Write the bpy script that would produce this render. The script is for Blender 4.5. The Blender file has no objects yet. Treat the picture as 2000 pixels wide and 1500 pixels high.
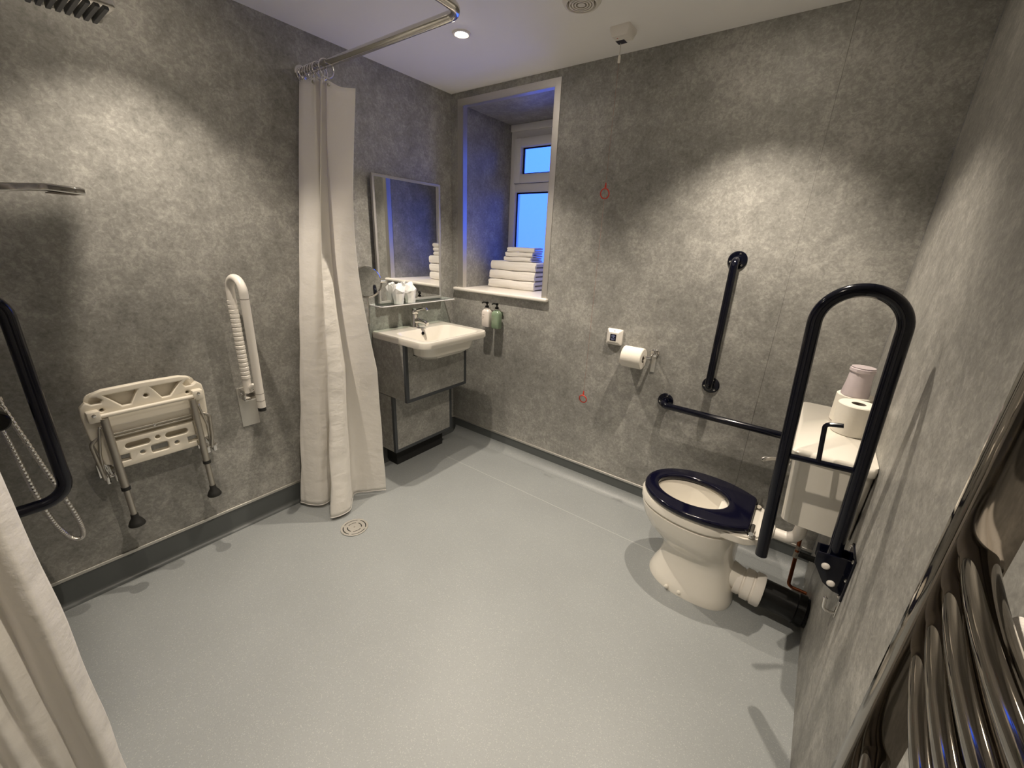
import bpy, bmesh, math, random
from mathutils import Vector, Matrix
random.seed(7)
S = bpy.context.scene
COL = S.collection
PI = math.pi

# ------------------------------------------------------------------ camera, world, exposure, lights
cam = bpy.data.cameras.new('camera'); cam.sensor_width = 36.0; cam.lens = 791.24 / 2000 * 36.0
cam.clip_start = 0.02; cam.clip_end = 100
co = bpy.data.objects.new('camera', cam); COL.objects.link(co)
R_, U_, F_ = (0.79965871, 0.59899152, 0.04189406), (-0.22881866, 0.23948187, 0.94355204), (-0.5551468, 0.76410575, -0.3285642)
co.matrix_world = Matrix(((R_[0], U_[0], -F_[0], 2.1139), (R_[1], U_[1], -F_[1], -2.1321), (R_[2], U_[2], -F_[2], 1.4432), (0, 0, 0, 1)))
S.camera = co
S.view_settings.view_transform = 'Standard'; S.view_settings.look = 'None'
S.view_settings.gamma = 1.0; S.view_settings.use_curve_mapping = False
S.view_settings.exposure = 0.08
S.cycles.max_bounces = 10; S.cycles.diffuse_bounces = 6; S.cycles.glossy_bounces = 5
S.cycles.use_denoising = True
S.cycles.sample_clamp_indirect = 6.0

W = bpy.data.worlds.new('dusk'); S.world = W; W.use_nodes = True
_n = W.node_tree.nodes; _l = W.node_tree.links
_bg = _n['Background']
_tc = _n.new('ShaderNodeTexCoord'); _sx = _n.new('ShaderNodeSeparateXYZ'); _cr = _n.new('ShaderNodeValToRGB')
_l.new(_tc.outputs['Generated'], _sx.inputs[0]); _l.new(_sx.outputs['Z'], _cr.inputs[0])
_cr.color_ramp.elements[0].position = 0.0; _cr.color_ramp.elements[0].color = (0.170, 0.470, 3.7, 1)
_cr.color_ramp.elements[1].position = 0.4; _cr.color_ramp.elements[1].color = (0.155, 0.620, 4.3, 1)
_l.new(_cr.outputs[0], _bg.inputs['Color']); _bg.inputs['Strength'].default_value = 1.0

ROOM_W, ROOM_H = 2.368, 2.3
LAMPS = [(0.60, -0.54), (1.80, -0.43), (0.36, -1.627), (1.62, -1.60)]
LAMP_POWER = [84, 86, 58, 92]
LAMP_COLOR = (1.0, 0.88, 0.73)
LAMP_ANGLE, LAMP_BLEND = math.radians(98), 0.72

# ------------------------------------------------------------------ materials
def _mat(name):
    m = bpy.data.materials.new(name); m.use_nodes = True
    return m, m.node_tree.nodes, m.node_tree.links, m.node_tree.nodes['Principled BSDF']

def plain(name, col, rough=0.5, metal=0.0, coat=0.0, grain=0.0, gscale=60, bump=0.0, sss=0.0, spec=0.5):
    m, n, l, b = _mat(name)
    b.inputs['Base Color'].default_value = (*col, 1); b.inputs['Roughness'].default_value = rough
    b.inputs['Metallic'].default_value = metal; b.inputs['Coat Weight'].default_value = coat
    b.inputs['Coat Roughness'].default_value = 0.05; b.inputs['Specular IOR Level'].default_value = spec
    t = n.new('ShaderNodeTexCoord'); ns = n.new('ShaderNodeTexNoise'); ns.inputs['Scale'].default_value = gscale; ns.inputs['Detail'].default_value = 4
    l.new(t.outputs['Object'], ns.inputs['Vector'])
    if grain:
        mx = n.new('ShaderNodeMix'); mx.data_type = 'RGBA'
        mx.inputs[6].default_value = (*[c * (1 - grain) for c in col], 1); mx.inputs[7].default_value = (*[min(1, c * (1 + grain)) for c in col], 1)
        l.new(ns.outputs['Fac'], mx.inputs[0]); l.new(mx.outputs[2], b.inputs['Base Color'])
    if bump:
        bp = n.new('ShaderNodeBump'); bp.inputs['Strength'].default_value = bump; bp.inputs['Distance'].default_value = 0.004
        l.new(ns.outputs['Fac'], bp.inputs['Height']); l.new(bp.outputs[0], b.inputs['Normal'])
    if sss:
        b.inputs['Subsurface Weight'].default_value = sss; b.inputs['Subsurface Radius'].default_value = (0.02, 0.02, 0.02)
    return m

def stone_panel():
    m, n, l, b = _mat('stone_panel')
    t = n.new('ShaderNodeTexCoord')
    def noise(sc, det, ro, dist=0.0):
        x = n.new('ShaderNodeTexNoise'); x.inputs['Scale'].default_value = sc; x.inputs['Detail'].default_value = det
        x.inputs['Roughness'].default_value = ro; x.inputs['Distortion'].default_value = dist
        l.new(t.outputs['Object'], x.inputs['Vector']); return x
    a = noise(2.6, 7, 0.62, 0.3); c = noise(16, 8, 0.70, 0.4); d = noise(72, 6, 0.72, 0.7)
    def math_(op, x, y):
        q = n.new('ShaderNodeMath'); q.operation = op
        for i, v in enumerate((x, y)):
            if isinstance(v, (int, float)): q.inputs[i].default_value = v
            else: l.new(v, q.inputs[i])
        return q.outputs[0]
    s = math_('ADD', math_('MULTIPLY', a.outputs['Fac'], 0.33), math_('ADD', math_('MULTIPLY', c.outputs['Fac'], 0.30), math_('MULTIPLY', d.outputs['Fac'], 0.37)))
    r = n.new('ShaderNodeValToRGB'); e = r.color_ramp.elements
    e[0].position = 0.38; e[0].color = (0.165, 0.162, 0.150, 1)
    e[1].position = 0.63; e[1].color = (0.470, 0.459, 0.426, 1)
    k = e.new(0.50); k.color = (0.275, 0.269, 0.249, 1)
    l.new(s, r.inputs[0]); l.new(r.outputs[0], b.inputs['Base Color'])
    b.inputs['Roughness'].default_value = 0.46; b.inputs['Specular IOR Level'].default_value = 0.4
    bp = n.new('ShaderNodeBump'); bp.inputs['Strength'].default_value = 0.12; bp.inputs['Distance'].default_value = 0.002
    l.new(s, bp.inputs['Height']); l.new(bp.outputs[0], b.inputs['Normal'])
    return m

def vinyl():
    m, n, l, b = _mat('grey_vinyl')
    t = n.new('ShaderNodeTexCoord')
    v = n.new('ShaderNodeTexVoronoi'); v.inputs['Scale'].default_value = 420; l.new(t.outputs['Object'], v.inputs['Vector'])
    ns = n.new('ShaderNodeTexNoise'); ns.inputs['Scale'].default_value = 3; ns.inputs['Detail'].default_value = 5; l.new(t.outputs['Object'], ns.inputs['Vector'])
    sp = n.new('ShaderNodeSeparateColor'); l.new(v.outputs['Color'], sp.inputs[0])
    r = n.new('ShaderNodeValToRGB'); r.color_ramp.interpolation = 'CONSTANT'
    e = r.color_ramp.elements; e[0].position = 0; e[0].color = (0.262, 0.276, 0.277, 1); e[1].position = 0.93; e[1].color = (0.35, 0.36, 0.355, 1)
    k = e.new(0.10); k.color = (0.280, 0.295, 0.296, 1)
    l.new(sp.outputs[0], r.inputs[0])
    mx = n.new('ShaderNodeMix'); mx.data_type = 'RGBA'; mx.blend_type = 'MULTIPLY'; mx.inputs[0].default_value = 0.35
    l.new(r.outputs[0], mx.inputs[6])
    r2 = n.new('ShaderNodeValToRGB'); r2.color_ramp.elements[0].position = .3; r2.color_ramp.elements[1].position = .7; r2.color_ramp.elements[0].color = (.8, .8, .8, 1)
    l.new(ns.outputs['Fac'], r2.inputs[0]); l.new(r2.outputs[0], mx.inputs[7])
    l.new(mx.outputs[2], b.inputs['Base Color'])
    b.inputs['Roughness'].default_value = 0.42; b.inputs['Specular IOR Level'].default_value = 0.45
    bp = n.new('ShaderNodeBump'); bp.inputs['Strength'].default_value = 0.15; bp.inputs['Distance'].default_value = 0.0008
    l.new(v.outputs['Distance'], bp.inputs['Height']); l.new(bp.outputs[0], b.inputs['Normal'])
    return m

def thin_glass(name, tint=(0.98, 0.985, 0.985), refl=0.06):
    m = bpy.data.materials.new(name); m.use_nodes = True; n = m.node_tree.nodes; l = m.node_tree.links
    n.remove(n['Principled BSDF']); out = n['Material Output']
    tr = n.new('ShaderNodeBsdfTransparent'); tr.inputs[0].default_value = (*tint, 1)
    gl = n.new('ShaderNodeBsdfGlossy'); gl.inputs['Roughness'].default_value = 0.02
    fr = n.new('ShaderNodeFresnel'); fr.inputs['IOR'].default_value = 1.45
    ns = n.new('ShaderNodeTexNoise'); ns.inputs['Scale'].default_value = 2
    mx = n.new('ShaderNodeMixShader'); l.new(fr.outputs[0], mx.inputs[0]); l.new(tr.outputs[0], mx.inputs[1]); l.new(gl.outputs[0], mx.inputs[2])
    l.new(mx.outputs[0], out.inputs[0]); return m

def fabric():
    m, n, l, b = _mat('white_curtain_fabric')
    b.inputs['Base Color'].default_value = (0.89, 0.865, 0.82, 1); b.inputs['Roughness'].default_value = 0.55
    b.inputs['Sheen Weight'].default_value = 0.2
    out = n['Material Output']
    tl = n.new('ShaderNodeBsdfTranslucent'); tl.inputs[0].default_value = (0.86, 0.83, 0.78, 1)
    mx = n.new('ShaderNodeMixShader'); mx.inputs[0].default_value = 0.32
    t = n.new('ShaderNodeTexCoord'); ns = n.new('ShaderNodeTexNoise'); ns.inputs['Scale'].default_value = 9; ns.inputs['Detail'].default_value = 6
    mp = n.new('ShaderNodeMapping'); mp.inputs['Scale'].default_value = (1.0, 1.0, 1.6)
    l.new(t.outputs['Object'], mp.inputs[0]); l.new(mp.outputs[0], ns.inputs['Vector'])
    bp = n.new('ShaderNodeBump'); bp.inputs['Strength'].default_value = 0.55; bp.inputs['Distance'].default_value = 0.016
    l.new(ns.outputs['Fac'], bp.inputs['Height']); l.new(bp.outputs[0], b.inputs['Normal'])
    l.new(b.outputs[0], mx.inputs[1]); l.new(tl.outputs[0], mx.inputs[2]); l.new(mx.outputs[0], out.inputs[0])
    return m

def emit(name, col, st):
    m, n, l, b = _mat(name); b.inputs['Base Color'].default_value = (*col, 1)
    b.inputs['Emission Color'].default_value = (*col, 1); b.inputs['Emission Strength'].default_value = st; return m

M = dict(
    wall=stone_panel(), floor=vinyl(), fabric=fabric(),
    ceil=plain('ceiling_paint', (0.90, 0.885, 0.865), 0.7, grain=0.02, gscale=6),
    ceramic=plain('white_ceramic', (0.80, 0.76, 0.68), 0.08, coat=0.5, grain=0.01),
    plastic=plain('cream_plastic', (0.80, 0.745, 0.635), 0.38, grain=0.02),
    wplastic=plain('white_plastic', (0.80, 0.76, 0.70), 0.35, grain=0.01),
    upvc=plain('white_upvc', (0.78, 0.77, 0.76), 0.3, grain=0.01),
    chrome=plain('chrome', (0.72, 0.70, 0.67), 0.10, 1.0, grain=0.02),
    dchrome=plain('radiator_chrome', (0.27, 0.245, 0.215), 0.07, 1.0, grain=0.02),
    alu=plain('brushed_aluminium', (0.64, 0.62, 0.58), 0.50, 1.0, grain=0.05, gscale=120),
    satin=plain('satin_aluminium_tube', (0.50, 0.47, 0.42), 0.42, 1.0, grain=0.04),
    navy=plain('navy_enamel', (0.0022, 0.0028, 0.0085), 0.12, grain=0.1, spec=0.42),
    navyseat=plain('navy_seat_plastic', (0.0028, 0.0028, 0.0120), 0.10, grain=0.1, spec=0.42),
    rubber=plain('black_rubber', (0.012, 0.012, 0.011), 0.6, grain=0.1),
    black=plain('black_plastic', (0.004, 0.004, 0.004), 0.28, grain=0.1, spec=0.3),
    edge=plain('dark_grey_edging', (0.045, 0.050, 0.056), 0.45, grain=0.1),
    void=plain('recess_shade', (0.01, 0.01, 0.01), 0.8, grain=0.1),  # near-black, darkness of open recesses put into the colour
    mirror=plain('mirror_silver', (0.86, 0.87, 0.86), 0.012, 1.0),
    glass=thin_glass('window_glass'), shelfglass=thin_glass('shelf_glass', (0.86, 0.93, 0.91)),
    towel=plain('white_towelling', (0.80, 0.77, 0.72), 0.9, bump=0.6, gscale=260, grain=0.05),
    paper=plain('tissue_paper', (0.82, 0.78, 0.70), 0.85, grain=0.03, bump=0.15, gscale=90),
    card=plain('grey_cardboard', (0.20, 0.17, 0.14), 0.8, grain=0.1),
    wrap=plain('white_paper_wrap', (0.80, 0.79, 0.76), 0.6, grain=0.02),
    lilac=plain('lilac_plastic_wrap', (0.62, 0.54, 0.56), 0.25, coat=0.3, grain=0.05),
    red=plain('red_plastic', (0.55, 0.05, 0.03), 0.35, grain=0.05),
    redcord=plain('thin_cord', (0.30, 0.16, 0.13), 0.6, grain=0.1),
    whitecord=plain('white_cord', (0.62, 0.58, 0.52), 0.6, grain=0.05),
    copper=plain('old_copper', (0.30, 0.10, 0.045), 0.35, 1.0, grain=0.25, gscale=30),
    lotion=plain('white_lotion_bottle', (0.75, 0.69, 0.64), 0.25, coat=0.3, grain=0.03),
    green=plain('green_gel_bottle', (0.22, 0.30, 0.20), 0.2, coat=0.4, grain=0.1, gscale=20),
    badge=plain('dark_blue_badge', (0.012, 0.012, 0.03), 0.3, grain=0.1),
    badgemark=plain('badge_print', (0.22, 0.26, 0.45), 0.5, grain=0.1),
    upstand=plain('dark_vinyl_upstand', (0.085, 0.092, 0.092), 0.42, grain=0.06, gscale=200),
    mframe=plain('grey_mirror_frame', (0.34, 0.33, 0.31), 0.3, grain=0.02),
    bulb=emit('lamp_glow', (1.0, 0.87, 0.70), 200.0),
    door=plain('painted_door', (0.60, 0.58, 0.54), 0.45, grain=0.02),
    weld=plain('vinyl_weld', (0.38, 0.39, 0.39), 0.45, grain=0.05),
    water=plain('bowl_water', (0.55, 0.53, 0.48), 0.02, coat=0.6),
)

# ------------------------------------------------------------------ mesh helpers
def V(*a): return Vector(a)

def mk(name, bm, m, parent=None, smooth=None, label=None):
    bmesh.ops.recalc_face_normals(bm, faces=bm.faces)
    if parent is not None:
        off = Vector(parent.location); p = parent.parent
        while p is not None: off += Vector(p.location); p = p.parent
        bmesh.ops.translate(bm, verts=bm.verts, vec=-off)
    me = bpy.data.meshes.new(name); bm.to_mesh(me); bm.free()
    me.materials.append(M[m] if isinstance(m, str) else m)
    o = bpy.data.objects.new(name, me); COL.objects.link(o)
    if parent is not None: o.parent = parent
    if smooth is not None:
        me.shade_smooth()
        me.set_sharp_from_angle(angle=math.radians(smooth))
    if label: o['label'] = label
    return o

def tag(o, label, cat, group=None):
    o['label'] = label; o['category'] = cat
    if group: o['group'] = group
    return o

def thing(name, loc, label, cat, group=None):
    o = bpy.data.objects.new(name, None); COL.objects.link(o); o.location = loc; o.empty_display_size = 0.05
    return tag(o, label, cat, group)

def struct(name, bm, m, parent=None, smooth=None):
    o = mk(name, bm, m, parent, smooth)
    if parent is None: o['kind'] = 'structure'
    return o

def box(bm, a, b, bev=0.0, seg=2):
    t = bmesh.new()
    bmesh.ops.create_cube(t, size=1.0)
    c = [(a[i] + b[i]) / 2 for i in range(3)]; s = [abs(b[i] - a[i]) for i in range(3)]
    for v in t.verts: v.co = Vector([c[i] + v.co[i] * s[i] for i in range(3)])
    if bev: bmesh.ops.bevel(t, geom=t.edges[:], offset=bev, segments=seg, profile=0.5, affect='EDGES')
    merge(bm, t); return bm

def merge(bm, t, mat=None):
    if mat is not None: bmesh.ops.transform(t, matrix=mat, verts=t.verts)
    me = bpy.data.meshes.new('tmp'); t.to_mesh(me); t.free(); bm.from_mesh(me); bpy.data.meshes.remove(me)

def fillet(pts, rad, n=8):
    pts = [Vector(p) for p in pts]; out = [pts[0]]
    for i in range(1, len(pts) - 1):
        r = rad[i - 1] if isinstance(rad, (list, tuple)) else rad
        a = (pts[i - 1] - pts[i]); b = (pts[i + 1] - pts[i]); la, lb = a.length, b.length; a.normalize(); b.normalize()
        ang = a.angle(b)
        if ang > PI - 0.02 or r <= 0: out.append(pts[i]); continue
        d = min(r / math.tan(ang / 2), la * 0.499, lb * 0.499); r = d * math.tan(ang / 2)
        p0 = pts[i] + a * d; p1 = pts[i] + b * d
        c = pts[i] + (a + b).normalized() * (r / math.sin(ang / 2))
        u = p0 - c; w = p1 - c; tot = u.angle(w); ax = u.cross(w).normalized()
        for k in range(n + 1): out.append(c + Matrix.Rotation(tot * k / n, 3, ax) @ u)
    out.append(pts[-1]); return out

def tube(bm, pts, r, n=16, closed=False):
    pts = [Vector(p) for p in pts]; N = len(pts); rr = r if isinstance(r, (list, tuple)) else [r] * N
    tang = []
    for i in range(N):
        if closed: t = pts[(i + 1) % N] - pts[i - 1]
        else: t = pts[min(i + 1, N - 1)] - pts[max(i - 1, 0)]
        tang.append(t.normalized())
    up = Vector((0, 0, 1)) if abs(tang[0].z) < 0.9 else Vector((1, 0, 0))
    x = tang[0].cross(up).normalized(); rings = []
    for i in range(N):
        if i:
            x = x - tang[i] * x.dot(tang[i]); x.normalize()
        y = tang[i].cross(x)
        rings.append([bm.verts.new(pts[i] + (x * math.cos(2 * PI * k / n) + y * math.sin(2 * PI * k / n)) * rr[i]) for k in range(n)])
    for i in range(N if closed else N - 1):
        A, B = rings[i], rings[(i + 1) % N]
        for k in range(n): bm.faces.new((A[k], A[(k + 1) % n], B[(k + 1) % n], B[k]))
    if not closed: bm.faces.new(rings[0][::-1]); bm.faces.new(rings[-1])
    return bm

def lathe(bm, prof, org=(0, 0, 0), axis=(0, 0, 1), n=32, cap0=True, cap1=True):
    ax = Vector(axis).normalized(); u = ax.orthogonal().normalized(); w = ax.cross(u); o = Vector(org)
    rings = []
    for r, h in prof:
        rings.append([bm.verts.new(o + ax * h + (u * math.cos(2 * PI * k / n) + w * math.sin(2 * PI * k / n)) * max(r, 1e-5)) for k in range(n)])
    for a, b in zip(rings, rings[1:]):
        for k in range(n): bm.faces.new((a[k], a[(k + 1) % n], b[(k + 1) % n], b[k]))
    if cap0: bm.faces.new(rings[0][::-1])
    if cap1: bm.faces.new(rings[-1])
    return bm

def loft(bm, rings, cap0=True, cap1=True):
    vr = [[bm.verts.new(p) for p in ring] for ring in rings]; n = len(vr[0])
    for a, b in zip(vr, vr[1:]):
        for k in range(n): bm.faces.new((a[k], a[(k + 1) % n], b[(k + 1) % n], b[k]))
    if cap0: bm.faces.new(vr[0][::-1])
    if cap1: bm.faces.new(vr[-1])
    return bm

def rrect(x0, x1, y0, y1, r, n=6):
    P = []
    rs = r if isinstance(r, (list, tuple)) else [r] * 4
    for (cx, cy, a), q in zip(((x1, y1, 0), (x0, y1, 90), (x0, y0, 180), (x1, y0, 270)), rs):
        q = min(q, abs(x1 - x0) / 2 - 1e-4, abs(y1 - y0) / 2 - 1e-4)
        sx = -1 if a in (0, 270) else 1; sy = -1 if a in (0, 90) else 1
        for k in range(n + 1):
            t = math.radians(a + 90 * k / n); P.append((cx + sx * q + q * math.cos(t), cy + sy * q + q * math.sin(t)))
    return P

def plate(bm, outer, holes, thick, bevel, mat, bres=2):
    """flat plate in local xy (extruded both ways by thick/2) with holes, rounded edges, moved by mat"""
    cu = bpy.data.curves.new('tmp', 'CURVE'); cu.dimensions = '2D'; cu.fill_mode = 'BOTH'
    cu.extrude = max(thick / 2 - bevel, 0.0001); cu.bevel_depth = bevel; cu.bevel_resolution = bres; cu.offset = -bevel
    for loop in [outer] + holes:
        s = cu.splines.new('POLY'); s.points.add(len(loop) - 1); s.use_cyclic_u = True
        for p, q in zip(s.points, loop): p.co = (q[0], q[1], 0, 1)
    o = bpy.data.objects.new('tmp', cu); COL.objects.link(o)
    dg = bpy.context.evaluated_depsgraph_get(); me = bpy.data.meshes.new_from_object(o.evaluated_get(dg))
    t = bmesh.new(); t.from_mesh(me); bmesh.ops.remove_doubles(t, verts=t.verts, dist=1e-5)
    merge(bm, t, mat)
    bpy.data.objects.remove(o); bpy.data.curves.remove(cu); bpy.data.meshes.remove(me)
    return bm

def frame_mat(o, ex, ey, ez):
    return Matrix(((ex[0], ey[0], ez[0], o[0]), (ex[1], ey[1], ez[1], o[1]), (ex[2], ey[2], ez[2], o[2]), (0, 0, 0, 1)))

def circle(cx, cy, r, n=24): return [(cx + r * math.cos(2 * PI * k / n), cy + r * math.sin(2 * PI * k / n)) for k in range(n)]
nb = bmesh.new

# ------------------------------------------------------------------ room shell
ZT = 0.115                                      # top of the coved vinyl
struct('floor', box(nb(), (-0.1, -2.65, -0.06), (2.47, 0.1, 0.0)), 'floor')
struct('ceiling', box(nb(), (-0.1, -2.65, ROOM_H), (2.47, 0.62, ROOM_H + 0.06)), 'ceil')
struct('wall_left', box(nb(), (-0.1, -2.65, 0), (0.0, 0.0, ROOM_H)), 'wall')
struct('wall_right', box(nb(), (ROOM_W, -2.65, 0), (ROOM_W + 0.1, 0.0, ROOM_H)), 'wall')
WX0, WX1, WZ0, WZ1 = 0.10, 0.762, 1.112, 2.228   # window opening, 0.5 m deep
TH = 0.008
b = nb()
box(b, (-0.1, TH, 0), (WX0, 0.62, ROOM_H)); box(b, (WX1, TH, 0), (ROOM_W + 0.1, 0.62, ROOM_H))
box(b, (WX0, TH, 0), (WX1, 0.62, WZ0)); box(b, (WX0, TH, WZ1), (WX1, 0.62, ROOM_H))
wb = struct('wall_back', b, 'wall')
# wall panels with a fine recessed joint
JX = 1.997
b = nb(); mt = frame_mat((0, TH / 2, 0), (1, 0, 0), (0, 0, 1), (0, 1, 0))
plate(b, [(0.0, 0.0), (JX - 0.0003, 0.0), (JX - 0.0003, ROOM_H), (0.0, ROOM_H)], [[(WX0, WZ0), (WX1, WZ0), (WX1, WZ1), (WX0, WZ1)]], TH, 0.0005, mt, 0)
mk('wall_panel', b, 'wall', wb)
b = nb(); plate(b, [(JX + 0.0003, 0.0), (ROOM_W, 0.0), (ROOM_W, ROOM_H), (JX + 0.0003, ROOM_H)], [], TH, 0.0005, mt, 0)
mk('wall_panel', b, 'wall', wb)
b = nb(); box(b, (-0.1, -2.65, 0), (0.90, -2.2, ROOM_H)); box(b, (0.9, -2.65, 0), (2.47, -2.55, ROOM_H))
struct('wall_front', b, 'wall')
# door in the recess behind the camera
b = nb(); box(b, (1.35, -2.55, 0.005), (2.2, -2.515, 2.03), 0.004)
dr = struct('door_1', b, 'door')
b = nb(); tube(b, fillet([(1.43, -2.515, 1.0), (1.43, -2.46, 1.0), (1.55, -2.46, 1.0)], 0.015), 0.009, 10); mk('door_handle', b, 'chrome', dr, 40)

# coved vinyl upstands + metal capping
def upstand(name, a, c, nrm):
    a, c, nrm = Vector(a), Vector(c), Vector(nrm); b = nb()
    prof = [(0.0, ZT), (0.004, ZT)] + [(0.004 + 0.018 * (1 - math.cos(t)), 0.022 * (1 - math.sin(t))) for t in [PI / 2 * k / 6 for k in range(7)]] + [(0.0, 0.0)]
    # cove: from vertical face down into the floor
    prof = [(0.0, ZT), (0.004, ZT), (0.004, 0.022)] + [(0.026 - 0.022 * math.cos(t), 0.022 - 0.022 * math.sin(t)) for t in [PI / 2 * k / 6 for k in range(1, 7)]] + [(0.026, -0.001), (0.0, -0.001)]
    rings = [[p + nrm * d + Vector((0, 0, z)) for d, z in prof] for p in (a, c)]
    loft(b, rings); return struct(name, b, 'upstand', smooth=40)
upstand('baseboard_left', (0, 0, 0), (0, -2.2, 0), (1, 0, 0))
bb = upstand('baseboard_back', (0, 0, 0), (ROOM_W, 0, 0), (0, -1, 0))
b = nb(); cv = [(0.0045, 0.056)] + [(0.058 - 0.0535 * math.cos(a), 0.056 - 0.0555 * math.sin(a)) for a in [PI / 2 * k / 10 for k in range(1, 11)]] + [(0.0045, 0.0004)]
loft(b, [[Vector((x, -d, z)) for d, z in cv] for x in (0.03, ROOM_W)]); mk('vinyl_cove', b, 'floor', bb, 40)
struct('trim_1', box(nb(), (0, -2.2, ZT), (0.007, -0.006, ZT + 0.014), 0.001, 1), 'alu')
struct('trim_2', box(nb(), (0.007, -0.007, ZT), (ROOM_W, 0.0, ZT + 0.014), 0.001, 1), 'alu')
struct('trim_3', box(nb(), (0.26, -0.343, -0.001), (2.2, -0.338, 0.0006)), 'weld')

# window: aluminium angle round the opening, board, frame, casement
TW = 0.036
b = nb(); mt = frame_mat((0, -0.0015, 0), (1, 0, 0), (0, 0, 1), (0, 1, 0))
plate(b, [(0.055, WZ0), (WX1 + TW, WZ0), (WX1 + TW, WZ1 + TW), (0.055, WZ1 + TW)], [[(WX0, WZ0 - 0.001), (WX1, WZ0 - 0.001), (WX1, WZ1), (WX0, WZ1)]], 0.003, 0.0004, mt, 0)
box(b, (WX0 - 0.0005, -0.003, WZ0), (WX0 + 0.003, 0.035, WZ1)); box(b, (WX1 - 0.003, -0.003, WZ0), (WX1 + 0.0005, 0.035, WZ1)); box(b, (WX0, -0.003, WZ1 - 0.003), (WX1, 0.035, WZ1 + 0.0005))
struct('trim_4', b, 'alu')
WY = 0.50
b = nb(); fx0, fx1 = WX0 + 0.001, WX1 - 0.001
def bars(b, x0, x1, z0, z1, w, ya, yb, bev=0.006):
    box(b, (x0, ya, z0), (x0 + w, yb, z1), bev); box(b, (x1 - w, ya, z0), (x1, yb, z1), bev)
    box(b, (x0 + w * .9, ya, z0), (x1 - w * .9, yb, z0 + w), bev); box(b, (x0 + w * .9, ya, z1 - w), (x1 - w * .9, yb, z1), bev)
bars(b, fx0, fx1, 1.135, 2.185, 0.052, WY, WY + 0.07)
box(b, (fx0, WY - 0.012, 2.185), (fx1, WY + 0.06, WZ1 - 0.0005), 0.004)       # head strip
box(b, (fx0 + 0.04, WY, 1.795), (fx1 - 0.04, WY + 0.07, 1.865), 0.006)       # transom
win = struct('window_1', b, 'upvc', smooth=30)
b = nb(); bars(b, fx0 + 0.045, fx1 - 0.045, 1.853, 2.140, 0.058, WY - 0.022, WY + 0.045, 0.008); mk('casement', b, 'upvc', win, 30)
b = nb(); bars(b, fx0 + 0.0425, fx1 - 0.0425, 1.8505, 2.1425, 0.006, WY - 0.002, WY + 0.001, 0); mk('gasket', b, 'edge', win)
b = nb(); box(b, (0.2, WY + 0.02, 1.89), (0.66, WY + 0.026, 2.10)); mk('pane', b, 'glass', win)
b = nb(); box(b, (0.145, WY + 0.03, 1.18), (0.72, WY + 0.036, 1.80)); mk('pane', b, 'glass', win)
b = nb()                                                                        # dark gasket round each pane
bars(b, 0.2035, 0.6585, 1.908, 2.085, 0.012, WY + 0.012, WY + 0.019, 0)
bars(b, 0.150, 0.712, 1.185, 1.797, 0.012, WY + 0.022, WY + 0.029, 0); mk('gasket', b, 'black', win)
b = nb(); box(b, (WX0, 0.0, WZ0), (WX1, WY, 1.134)); box(b, (0.03, -0.028, WZ0), (0.81, 0.002, 1.134), 0.008, 3); mk('window_board', b, 'wplastic', win, 30)

# ------------------------------------------------------------------ ceiling things
def downlight(x, y, i):
    txt = ['small round recessed downlight glowing on ceiling above the basin', 'round recessed downlight on the ceiling above the toilet',
           'round recessed downlight on the ceiling over the shower seat', 'round recessed downlight on the ceiling beside the radiator'][i]
    t = thing('recessed_downlight', (x, y, ROOM_H), txt, 'ceiling light', 'ceiling downlights')
    mk('bezel', lathe(nb(), [(0.026, 0.0), (0.026, -0.004), (0.032, -0.006), (0.040, -0.004), (0.042, 0.0)], (x, y, ROOM_H), n=32), 'wplastic', t, 40)
    mk('lamp_lens', lathe(nb(), [(0.001, -0.010), (0.014, -0.009), (0.024, -0.005), (0.025, -0.001)], (x, y, ROOM_H), n=24), 'bulb', t, 40)
    ld = bpy.data.lights.new('lamp_beam', 'SPOT'); ld.energy = LAMP_POWER[i]; ld.color = LAMP_COLOR
    ld.spot_size = LAMP_ANGLE; ld.spot_blend = LAMP_BLEND; ld.shadow_soft_size = 0.014
    lo = bpy.data.objects.new('lamp_beam', ld); COL.objects.link(lo); lo.parent = t; lo.location = (0, 0, -0.03)
for i, (x, y) in enumerate(LAMPS): downlight(x, y, i)

t = thing('extractor_vent', (1.168, -0.50, ROOM_H), 'white round ceiling extractor vent with concentric rings', 'vent')
b = lathe(nb(), [(0.072, 0), (0.072, -0.006), (0.064, -0.016), (0.055, -0.018), (0.052, -0.010), (0.052, 0)], (1.168, -0.50, ROOM_H), n=40); mk('rim', b, 'wplastic', t, 40)
for k, r in enumerate((0.044, 0.034, 0.024)):
    b = lathe(nb(), [(r - 0.0035, -0.002), (r - 0.0035, -0.018), (r + 0.0015, -0.018), (r + 0.003, -0.002)], (1.168, -0.50, ROOM_H), n=36); mk('ring', b, 'wplastic', t, 40)
mk('disc', lathe(nb(), [(0.013, -0.001), (0.014, -0.018), (0.0, -0.02)], (1.168, -0.50, ROOM_H), n=24), 'wplastic', t, 40)

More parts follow.
